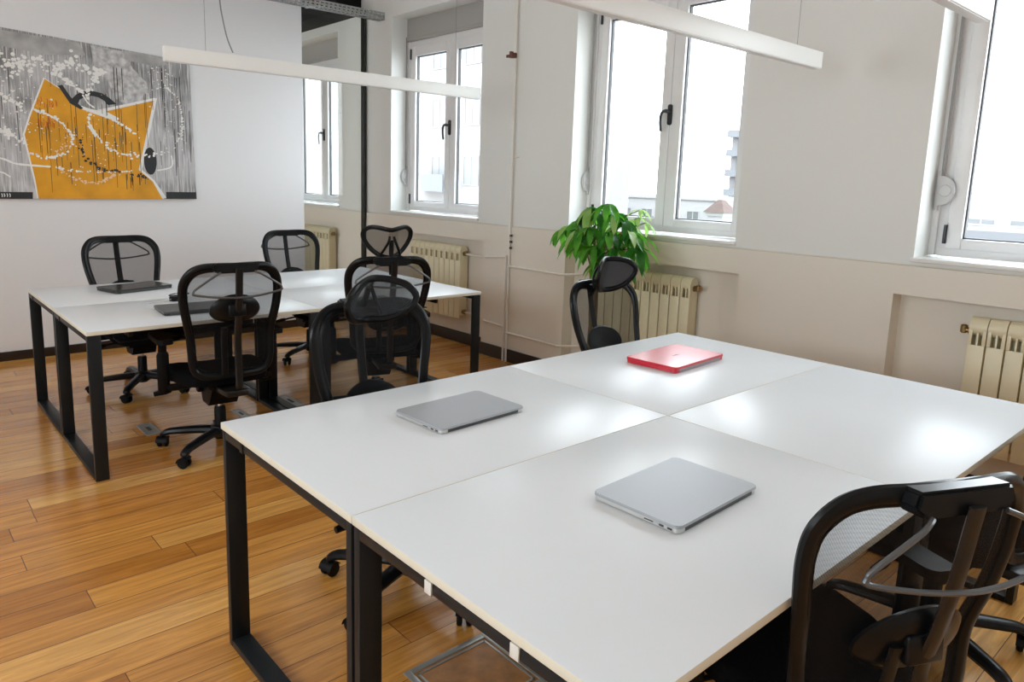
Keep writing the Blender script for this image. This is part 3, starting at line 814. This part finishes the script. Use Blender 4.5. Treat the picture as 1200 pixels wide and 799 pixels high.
b = bm_new(); add_tube(b, catmull([(.03, .02, .030), (.0, -.06, .034), (-.03, .0, .036), (.0, .07, .034), (.03, .02, .030)], 6), .003, 6); obj('cable_coil', b, M['plastic'], t)

# ------------------------------------------------------------------ floor boxes
def floor_box(cx, cy, sx, sy, deg, label, slots=True):
    t = thing('floor_box', label, 'floor outlet', (cx, cy, 0), math.radians(deg), 'metal floor outlet boxes')
    b = bm_new(); r = .012 if slots else .022
    for q in ((-sx/2, sx/2, -sy/2, -sy/2+r), (-sx/2, sx/2, sy/2-r, sy/2), (-sx/2, -sx/2+r, -sy/2+r, sy/2-r), (sx/2-r, sx/2, -sy/2+r, sy/2-r)): bx(b, q[0], q[1], q[2], q[3], .0, .005, .001)
    obj('rim', b, M['boxrim'], t)
    if slots:
        b = bm_new(); bx(b, -sx/2+r, sx/2-r, -sy/2+r, sy/2-r, .0, .003); obj('lid', b, M['boxrim'], t)
        b = bm_new(); bx(b, -sx*.16, sx*.16, -sy*.12, sy*.12, .003, .0045); obj('cable_flap', b, M['gasket'], t)
    else:
        b = bm_new(); bx(b, -sx/2+r, sx/2-r, -sy/2+r, sy/2-r, .0, .002); obj('lid', b, M['boxwood'], t, 'wood inlay lid')
        b = bm_new(); q = .03
        for z in ((-sx/2+q, sx/2-q, -sy/2+q, -sy/2+q+.008), (-sx/2+q, -sx/2+q+.008, -sy/2+q, sy/2-q), (-sx/2+q, sx/2-q, sy/2-q-.008, sy/2-q), (sx/2-q-.008, sx/2-q, -sy/2+q, sy/2-q)): bx(b, z[0], z[1], z[2], z[3], .002, .0045, .0008)
        obj('inner_rim', b, M['boxrim'], t)
floor_box(-2.205, .387, .22, .085, 0, 'metal floor outlet between the far desk leg and the chair foot')
floor_box(-2.165, .921, .20, .06, 0, 'metal floor outlet behind the chair facing the grey laptop')
floor_box(-2.23, 1.285, .27, .075, 0, 'metal floor outlet beside the middle legs of the far desks')
floor_box(.625, .52, .30, .33, 0, 'large floor box with wood inlay under the nearest desk', False)

# ------------------------------------------------------------------ pendant lamps
def pendant(xr, ya, yb, z, label):
    """xr = x of the +x face"""
    w, h = .042, .078
    t = thing('pendant_lamp', label, 'lamp', (xr-w/2, (ya+yb)/2, z), 0, 'white linear pendant lamps')
    L_ = (yb-ya)/2
    b = bm_new(); bx(b, -w/2, w/2, -L_+.002, L_-.002, .004, h, .0015); obj('housing', b, M['lamp'], t)
    b = bm_new(); bx(b, -w/2+.003, w/2-.003, -L_+.006, L_-.006, 0, .004, .001); obj('diffuser', b, M['diffuser'], t)
    for s in (-1, 1):
        b = bm_new(); bx(b, -w/2, w/2, *sorted((s*(L_-.002), s*L_)), 0.001, h, .0005); obj('end_cap', b, M['lamp'], t)
        b = bm_new(); add_tube(b, [(0, s*(L_-.22), h), (0, s*(L_-.22), CEIL-z)], .0012, 6); obj('suspension_wire', b, M['wire'], t)
pendant(-2.0, .51, 2.678, 2.06, 'white linear pendant over the far desks, in front of the painting')
pendant(.415, .62, 2.792, 2.06, 'white linear pendant crossing the middle window at the top')
pendant(1.275, 0.0, 2.163, 2.06, 'white linear pendant end at the top right corner')

# ------------------------------------------------------------------ painting
t = thing('painting', 'large abstract painting, orange shape on dripped grey ground, on the white wall', 'painting', (K, .6, 1.25))
PX, PY, PZ = 0.0, .6, 1.25
yl, yr = -.42, 1.462
def ztop(y): return 2.408+(1.449-y)*.060
b = bm_new()
add_prism(b, [(yl-PY, 1.246-PZ), (yr+.006-PY, 1.252-PZ), (yr-.013-PY, ztop(yr)-PZ), (yl-PY, ztop(yl)-PZ)], .002, .034, 'yz', 0)
b.normal_update()
for f in b.faces:
    if abs(f.normal.x) < .5: f.material_index = 1
obj('canvas', b, [M['canvas'], M['canvas_edge']], t, smooth=0)
SURF = .0342
def flat(bm, pts, mi=0, lift=0.0):
    vs = [bm.verts.new((SURF+lift, y-PY, z-PZ)) for y, z in pts]; f = bm.faces.new(vs); f.material_index = mi
    return f
b = bm_new()
def patch(bm, pts, lift):   # thin slab of paint
    add_prism(bm, [(y-PY, z-PZ) for y, z in pts], SURF-.0004, SURF+lift, 'yz')
# pale drip field and grey patches at the top
b = bm_new(); patch(b, [(.70, 2.44), (.93, 2.425), (1.0, 2.30), (1.10, 2.20), (1.12, 2.07), (.93, 2.01), (.86, 2.05), (.80, 2.20), (.72, 2.25)], .0002)
obj('pale_field', b, pmat('pale_drip_paint', (.52, .52, .525), .5, noise=.35, nscale=26), t, 'pale dripped patch', 0)
b = bm_new(); patch(b, [(.93, 2.43), (1.20, 2.42), (1.28, 2.36), (1.15, 2.34), (.95, 2.36)], .0004); patch(b, [(.10, 2.47), (.62, 2.445), (.66, 2.36), (.40, 2.33), (.05, 2.36)], .0003)
obj('grey_patch', b, M['p_grey'], t, smooth=0)
ORANGE = [(.37, 2.151), (.478, 2.081), (.605, 1.96), (.712, 1.942), (1.15, 2.076), (1.116, 1.936), (1.048, 1.666), (1.003, 1.491), (1.109, 1.397), (1.181, 1.251), (.272, 1.251), (.259, 1.398), (.212, 1.729), (.26, 1.871)]
b = bm_new(); cy, cz = .68, 1.65
patch(b, [(cy+(y-cy)*1.025, max(1.252, cz+(z-cz)*1.022)) for y, z in ORANGE], .0006)
patch(b, [(1.15, 2.081), (1.176, 2.083), (1.03, 1.492), (1.12, 1.41), (1.215, 1.262), (1.18, 1.258), (1.10, 1.385), (.987, 1.481)], .0009)
patch(b, [(.605, 1.975), (.711, 1.94), (1.15, 2.083), (1.15, 2.062), (.78, 1.945), (.88, 1.895), (.85, 1.875), (.70, 1.918), (.604, 1.950)], .0016)
obj('white_outline', b, M['p_white'], t, smooth=0)
b = bm_new(); patch(b, ORANGE, .0012); obj('orange_shape', b, M['p_orange'], t, 'large amber shape with a notched top', 0)
# black arc, oval, floor strips
b = bm_new()
arc_o = [(.535, 2.01), (.575, 2.055), (.62, 2.083), (.69, 2.095), (.76, 2.083), (.815, 2.05), (.862, 2.008)]
arc_i = [(.80, 1.995), (.775, 2.025), (.735, 2.048), (.69, 2.056), (.64, 2.045), (.60, 2.02), (.583, 1.985)]
patch(b, arc_o+arc_i, .0018)
patch(b, [(.455, 2.11), (.485, 2.12), (.54, 2.03), (.62, 1.955), (.60, 1.945), (.53, 1.985)], .0017)
ov = [(1.098+.050*math.cos(a), 1.565+.112*math.sin(a)) for a in [2*PI*k/28 for k in range(28)]]
patch(b, ov, .0017)
patch(b, [(yl, 1.30), (.237, 1.30), (.233, 1.2485), (yl, 1.2485)], .0017); patch(b, [(1.214, 1.312), (1.464, 1.312), (1.464, 1.2535), (1.212, 1.2535)], .0017)
rp = random.Random(3)
def drips(bm, n, ya, yb, za, zb, la, lb, w=.004):
    for _ in range(n):
        y = rp.uniform(ya, yb); z = rp.uniform(za, zb); l = rp.uniform(la, lb); ww = w*rp.uniform(.5, 1.2)
        if z-l < 1.27: l = max(.01, z-1.27)
        patch(bm, [(y-ww/2, z), (y+ww/2, z), (y+ww*.3, z-l), (y-ww*.3, z-l)], .0020+rp.random()*.0005)
drips(b, 70, -.40, 1.44, 1.7, 2.34, .08, .5, .005)
drips(b, 26, .30, 1.10, 1.45, 1.9, .05, .22, .005)
drips(b, 8, .90, 1.10, 1.42, 1.46, .06, .13, .006)
def dots(bm, path, n, r0, r1, spread, lift, kind=0):
    P = [Vector((p[0], p[1], 0)) for p in path]; C = catmull(P, 10)
    for k in range(n):
        c = C[int(rp.random()*(len(C)-1))]
        y = c.x+rp.gauss(0, spread); z = c.y+rp.gauss(0, spread); r = rp.uniform(r0, r1)
        if not (yl+.02 < y < yr-.03 and 1.262 < z < ztop(y)-.02): continue
        m = 7; st = rp.uniform(.7, 1.5)
        patch(bm, [(y+r*st*math.cos(2*PI*j/m), z+r*math.sin(2*PI*j/m)) for j in range(m)], lift+rp.random()*.0016)
def stroke(bm, path, w, lift):
    C = catmull([Vector((p[0], p[1], 0)) for p in path], 6); L_, R_ = [], []
    for i, c in enumerate(C):
        tn = (C[min(i+1, len(C)-1)]-C[max(i-1, 0)]).normalized(); s = Vector((-tn.y, tn.x, 0))*w/2*rp.uniform(.7, 1.2)
        L_.append(((c+s).x, (c+s).y)); R_.append(((c-s).x, (c-s).y))
    patch(bm, L_+R_[::-1], lift)
D6 = [(.598, 1.716), (.585, 1.625), (.646, 1.536), (.754, 1.484), (.911, 1.46), (1.091, 1.416)]
dots(b, D6, 70, .004, .010, .008, .0021)
PAINT = [(b, 'p_black')]
b = bm_new()
D1 = [(.293, 1.917), (.376, 1.888), (.459, 1.833), (.519, 1.757), (.532, 1.704), (.486, 1.611), (.403, 1.572), (.316, 1.56), (.234, 1.6)]
D2 = [(.653, 1.937), (.662, 1.811), (.733, 1.715), (.831, 1.627), (1.008, 1.61), (1.281, 1.648)]
D3 = [(.727, 1.916), (.845, 1.879), (.947, 1.811), (1.033, 1.741)]
L4 = [(-.2, 1.60), (.044, 1.549), (.13, 1.514), (.22, 1.503), (.367, 1.496)]
D4 = [(.406, 1.492), (.518, 1.468), (.668, 1.467), (.823, 1.467), (.984, 1.481)]
D7 = [(1.239, 2.184), (1.33, 2.107), (1.372, 1.956), (1.355, 1.799), (1.292, 1.677)]
D8 = [(-.3, 2.25), (.096, 2.284), (.178, 2.211), (.317, 2.27), (.454, 2.243), (.551, 2.281), (.70, 2.24), (.78, 2.25)]
D9 = [(.45, 2.191), (.542, 2.14), (.62, 2.077)]; D10 = [(.779, 2.246), (.69, 2.155), (.65, 2.026)]
D11 = [(-.1, 2.06), (.077, 2.008), (.133, 1.979), (.218, 1.919)]; D12 = [(-.2, 1.78), (.058, 1.754), (.115, 1.732), (.194, 1.685)]
for p_, n_, r0, r1, s_ in ((D1, 90, .004, .010, .005), (D2, 90, .004, .011, .008), (D3, 34, .004, .010, .004), (D4, 40, .004, .008, .003), (D7, 60, .003, .008, .006),
                           (D8, 170, .005, .016, .028), (D9, 40, .005, .012, .008), (D10, 45, .005, .012, .008), (D11, 45, .005, .012, .010), (D12, 60, .005, .014, .014)):
    dots(b, p_, n_, r0, r1, s_, .0025)
stroke(b, L4, .014, .0023); stroke(b, [(.733, 1.917), (.79, 1.905), (.845, 1.876)], .018, .0024); stroke(b, D1[:3], .012, .0022); stroke(b, [(1.27, 1.618), (1.266, 1.525), (1.15, 1.490)], .012, .0022)
stroke(b, D1[3:5], .010, .0022); stroke(b, [(.62, 2.06), (.655, 2.0), (.70, 1.965)], .012, .0024); stroke(b, [(.02, 1.45), (.06, 1.44), (.10, 1.41)], .012, .0022)
for k, yy in enumerate((.035, .05, .068, .085)): stroke(b, [(yy, 1.288), (yy+.004, 1.275), (yy+.001, 1.262)], .006, .0022)
dots(b, [(-.3, 2.3), (.1, 2.1), (.2, 1.9), (.1, 1.6)], 130, .002, .007, .10, .0025); dots(b, [(1.2, 2.3), (1.3, 2.0), (1.3, 1.6)], 70, .002, .006, .06, .0025); dots(b, [(.5, 1.9), (.8, 1.7), (.6, 1.5)], 60, .002, .005, .12, .0027)
PAINT.append((b, 'p_white'))
b = bm_new(); dots(b, [(.437, 1.474), (.53, 1.404), (.646, 1.379), (.749, 1.4), (.822, 1.458)], 60, .004, .009, .006, .0026); dots(b, [(.5, 1.75), (.47, 1.66), (.40, 1.59)], 25, .003, .007, .012, .0026)
PAINT.append((b, 'p_pink'))
b = bm_new()
for _ in range(26):
    y = rp.uniform(.29, .44); z = rp.choice((2.0, 1.98, 1.86, 1.84))+rp.uniform(-.03, .03); stroke(b, [(y, z), (y+.004, z-.02), (y+.001, z-.045)], .005, .0022)
PAINT.append((b, 'p_red'))
b = bm_new(); mats = []
for k, (q, mk) in enumerate(PAINT):
    for f in q.faces: f.material_index = k
    me = bpy.data.meshes.new('paint_marks'); q.to_mesh(me); q.free(); b.from_mesh(me); bpy.data.meshes.remove(me); mats.append(M[mk])
obj('paint_marks', b, mats, t, 'white, black and red paint strokes, dots and drips', 0)

# ------------------------------------------------------------------ potted plant by the middle window
t = thing('potted_plant', 'leafy green plant by the middle window behind a chair headrest', 'plant', (-1.0, 2.86, 0))
b = bm_new(); add_lathe(b, [(.10, 0), (.12, .01), (.15, .30), (.155, .32), (.14, .32), (.135, .29)], seg=28); obj('pot', b, M['pot'], t)
b = bm_new(); add_lathe(b, [(.005, .285), (.134, .285), (.134, .29), (.005, .292)], seg=24); obj('soil', b, M['soil'], t)
rl = random.Random(11)
b = bm_new()
for k in range(3): add_tube(b, catmull([(.02*math.cos(2.1*k+a*1.6), .02*math.sin(2.1*k+a*1.6), .28+a*.62) for a in (0, .2, .4, .6, .8, 1.0)], 4), .013, 8)
bl = bm_new()
def leaflet(base, d, length, width, droop, mi):
    d = d.normalized(); side = d.cross(Vector((0, 0, 1)))
    side = side.normalized() if side.length > .05 else Vector((1, 0, 0))
    n = 6; L_, C_, R_ = [], [], []
    p = base.copy(); dd = d.copy(); tw = rl.uniform(-.35, .35)
    for i in range(n+1):
        s = i/n; w = width*math.sin(PI*min(1, .06+s*.94))**.8*(1-.25*s)
        up = side.cross(dd).normalized(); sd = (side*math.cos(tw)+up*math.sin(tw))
        C_.append(bl.verts.new(p-up*w*.18)); L_.append(bl.verts.new(p-sd*w/2)); R_.append(bl.verts.new(p+sd*w/2))
        dd = (dd+Vector((0, 0, -droop/n))).normalized(); p = p+dd*(length/n)
    for i in range(n):
        for A, B in ((L_, C_), (C_, R_)):
            f = bl.faces.new((A[i], B[i], B[i+1], A[i+1])); f.material_index = mi
def cluster(tip, axis, n, length, mi_w):
    for k in range(n):
        a = 2*PI*k/n+rl.uniform(-.3, .3); el = rl.uniform(-.25, .45)
        d = Vector((math.cos(a)*math.cos(el), math.sin(a)*math.cos(el), math.sin(el)))+axis*.75
        mi = rl.choices((0, 1, 2), mi_w)[0]
        leaflet(Vector(tip), d, length*rl.uniform(.75, 1.2), length*.31*rl.uniform(.8, 1.2), rl.uniform(1.4, 3.2), mi)
def plant_tip(dx, dy, z, n, length, w):
    tip = Vector((dx, dy, z)); add_tube(b, catmull([(0, 0, .84), (dx*.4, dy*.4, .84+(z-.84)*.75), tuple(tip)], 5), .0035, 6)
    cluster(tip, Vector((dx*1.5, dy*1.5, .1)), n, length, w)
for dx, dy, z, n in [(-.30, -.02, 1.23, 6), (-.22, -.06, 1.27, 6), (-.15, .02, 1.33, 6), (-.05, -.04, 1.35, 7), (.05, -.02, 1.33, 7), (.12, .02, 1.29, 6), (.18, -.02, 1.23, 6), (.22, .02, 1.13, 6),
                     (.10, -.12, 1.22, 7), (-.03, -.14, 1.24, 7), (-.13, -.13, 1.22, 6), (.02, -.16, 1.12, 7), (.14, -.10, 1.12, 7), (-.08, -.12, 1.12, 6), (.20, -.08, 1.05, 6), (.06, .08, 1.26, 6),
                     (-.10, .08, 1.26, 6), (-.36, -.04, 1.20, 6), (-.33, .03, 1.14, 5), (-.20, -.08, 1.16, 6), (.02, -.06, 1.39, 6), (-.12, -.06, 1.36, 6), (.10, .08, 1.14, 6), (.0, .0, 1.20, 7), (.08, -.10, 1.03, 6), (-.02, -.06, 1.02, 5), (.16, .06, 1.20, 6)]:
    plant_tip(dx+.10, dy, z-.03, n, .185, (7, 4, 1.2))
for dx, dy, z, n in [(.26, .10, 1.33, 5), (.30, .12, 1.25, 5), (.24, .12, 1.28, 4)]: plant_tip(dx, dy, z, n, .10, (0, 0, 1))
obj('stem', b, M['stem'], t)
obj('foliage', bl, [M['leaf'], M['leaf_dark'], M['leaf_pale']], t, smooth=60)

# ------------------------------------------------------------------ buildings outside
def building(name, label, x0, x1, y0, y1, z0, z1, wall, wins=(), slabs=(), roof=None):
    t = thing(name, label, 'building', ((x0+x1)/2, (y0+y1)/2, z0)); ox, oy, oz = (x0+x1)/2, (y0+y1)/2, z0
    b = bm_new(); bx(b, x0-ox, x1-ox, y0-oy, y1-oy, 0, z1-oz); bx(b, x0-ox-.15, x1-ox+.15, y0-oy-.15, y1-oy+.15, z1-oz, z1-oz+.25); obj('wall', b, M[wall], t, smooth=0)
    for (xa, xb, za, zb) in wins:
        b = bm_new(); fr = .08
        bx(b, xa-ox-fr, xb-ox+fr, y0-oy-.06, y0-oy+.02, za-oz-fr, za-oz); bx(b, xa-ox-fr, xb-ox+fr, y0-oy-.06, y0-oy+.02, zb-oz, zb-oz+fr)
        bx(b, xa-ox-fr, xa-ox, y0-oy-.06, y0-oy+.02, za-oz, zb-oz); bx(b, xb-ox, xb-ox+fr, y0-oy-.06, y0-oy+.02, za-oz, zb-oz)
        bx(b, (xa+xb)/2-ox-.03, (xa+xb)/2-ox+.03, y0-oy-.05, y0-oy+.02, za-oz, zb-oz)
        w_ = obj('window', b, M[wall], t, smooth=0)
        b = bm_new(); bx(b, xa-ox, xb-ox, y0-oy-.03, y0-oy+.03, za-oz, zb-oz); obj('pane', b, M['b_glass'], w_, smooth=0)
    for (xa, xb, z) in slabs:
        b = bm_new(); bx(b, xa-ox, xb-ox, y0-oy-1.2, y0-oy, z-oz-.1, z-oz+.1); bx(b, xa-ox, xb-ox, y0-oy-1.2, y0-oy-1.1, z-oz+.1, z-oz+.95); obj('balcony', b, M['b_slab'], t, smooth=0)
    if roof:
        b = bm_new(); zt = z1-oz+.25
        A = [b.verts.new(v) for v in ((x0-ox-.3, y0-oy-.3, zt), (x1-ox+.3, y0-oy-.3, zt), (x1-ox+.3, y1-oy+.3, zt), (x0-ox-.3, y1-oy+.3, zt))]
        B = [b.verts.new(v) for v in ((-(x1-x0)*.12, -.2, zt+roof), ((x1-x0)*.12, -.2, zt+roof), ((x1-x0)*.12, .2, zt+roof), (-(x1-x0)*.12, .2, zt+roof))]
        b.faces.new(A[::-1]); b.faces.new(B)
        for j in range(4): b.faces.new((A[j], A[(j+1) % 4], B[(j+1) % 4], B[j]))
        obj('roof', b, M['b_roof'], t, smooth=0)
    return t
wA = [(-48.4+3.2*k, -47.1+3.2*k, z, z+1.6) for k in range(7) for z in (-5.8, -2.3, 1.2, 4.7, 8.2)]
building('apartment_building', 'pale apartment facade across the street, filling the left window', -75, -27, 27, 36, -14, 13, 'b_cream', wA, [(-36.5, -33, .8), (-36.5, -33, -2.7)])
building('apartment_tower', 'tall grey apartment block at the right edge of the middle window', -58.6, -44, 100, 112, -14, 9.2, 'b_white', [(-57.6+3.2*k, -56+3.2*k, z+.6, z+2.4) for k in range(2) for z in (-5.8, -2.8, .2, 3.1, 6.1)], [(-58.8, -48, z) for z in (-5.8, -2.8, .2, 3.1, 6.1, 8.9)])
building('house', 'small house with faded red roof low in the middle window', -30.1, -28.8, 50, 51.5, -14, -.8, 'b_light', [(-29.7, -29.2, -2.2, -1.2)], roof=1.0)
building('flat_roofed_house', 'low flat roofed white house behind the middle window panes', -48, -31.2, 53, 60, -14, .3, 'b_light', [(-46+2.4*k, -44.9+2.4*k, -1.9, -.7) for k in range(6)])
building('office_block', 'low white office block outside the right window', -14, 8, 50, 62, -14, 1.5, 'b_light', [(-12.2+2.2*k, -10.8+2.2*k, -.3, 1.0) for k in range(8)], [(-13.5, 7, -1.6)])
building('rooftop_room', 'pale rooftop structure above the low block in the right window', -10.6, -4, 54, 60, 1.75, 2.9, 'b_cream', [(-10.0, -9.4, 1.95, 2.4)])
b = bm_new(); bx(b, -90, 60, W+.6, 140, -14.2, -14); struct('ground_outside', b, M['ground_out'], 0).name = 'ground'

# ------------------------------------------------------------------ light: overcast sky through the windows
w = bpy.data.worlds.new('overcast_sky'); SC.world = w; w.use_nodes = True
N, L = w.node_tree.nodes, w.node_tree.links
bg = N['Background']
tc = N.new('ShaderNodeTexCoord'); sx = N.new('ShaderNodeSeparateXYZ'); L.new(tc.outputs['Generated'], sx.inputs['Vector'])
rp_ = N.new('ShaderNodeValToRGB'); L.new(sx.outputs['Z'], rp_.inputs['Fac'])
rp_.color_ramp.elements[0].position = 0.0; rp_.color_ramp.elements[0].color = (.90, .955, 1.0, 1)
rp_.color_ramp.elements[1].position = .8; rp_.color_ramp.elements[1].color = (.80, .90, 1.0, 1)
L.new(rp_.outputs['Color'], bg.inputs['Color']); bg.inputs['Strength'].default_value = 6.0

for i, (x0, wd) in enumerate(WIN):
    ld = bpy.data.lights.new('window_portal', 'AREA'); ld.shape = 'RECTANGLE'; ld.size = wd; ld.size_y = ZT-ZS
    ld.cycles.is_portal = True
    o = bpy.data.objects.new('window_portal', ld); COL.objects.link(o)
    o.location = (x0+wd/2, W+.30, (ZS+ZT)/2); o.rotation_euler = (-PI/2, 0, 0)
for a, c in FILL_WIN:  # portals of the added fill windows in the back wall
    ld = bpy.data.lights.new('window_portal', 'AREA'); ld.shape = 'RECTANGLE'; ld.size = c-a; ld.size_y = bz1-bz0
    ld.cycles.is_portal = True
    o = bpy.data.objects.new('window_portal', ld); COL.objects.link(o)
    o.location = ((a+c)/2, BACK-.18, (bz0+bz1)/2); o.rotation_euler = (PI/2, 0, 0)

# ------------------------------------------------------------------ camera
f_px, pitch, roll, yaw = 845.1622, -.168, .0283, .8549
fw = Vector((-math.sin(yaw)*math.cos(pitch), math.cos(yaw)*math.cos(pitch), math.sin(pitch)))
rt = Vector((math.cos(yaw), math.sin(yaw), 0)); up = rt.cross(fw)
r2 = rt*math.cos(roll)+up*math.sin(roll); u2 = -rt*math.sin(roll)+up*math.cos(roll)
cd = bpy.data.cameras.new('camera'); cam = bpy.data.objects.new('camera', cd); COL.objects.link(cam)
cam.matrix_world = Matrix(((r2.x, u2.x, -fw.x, 2.1149), (r2.y, u2.y, -fw.y, -.7683), (r2.z, u2.z, -fw.z, 1.4899), (0, 0, 0, 1)))
cd.sensor_width = 36; cd.lens = f_px/1200*36; cd.clip_start = .05; cd.clip_end = 400
cd.shift_x = (600-572.8055)/1200; cd.shift_y = (354.1501-399.5)/1200
SC.camera = cam

SC.view_settings.view_transform = 'Standard'; SC.view_settings.look = 'None'
SC.view_settings.gamma = 1.0; SC.view_settings.use_curve_mapping = False
SC.view_settings.exposure = 0.75
SC.cycles.max_bounces = 14; SC.cycles.diffuse_bounces = 8; SC.cycles.transparent_max_bounces = 16
SC.cycles.caustics_reflective = False; SC.cycles.caustics_refractive = False
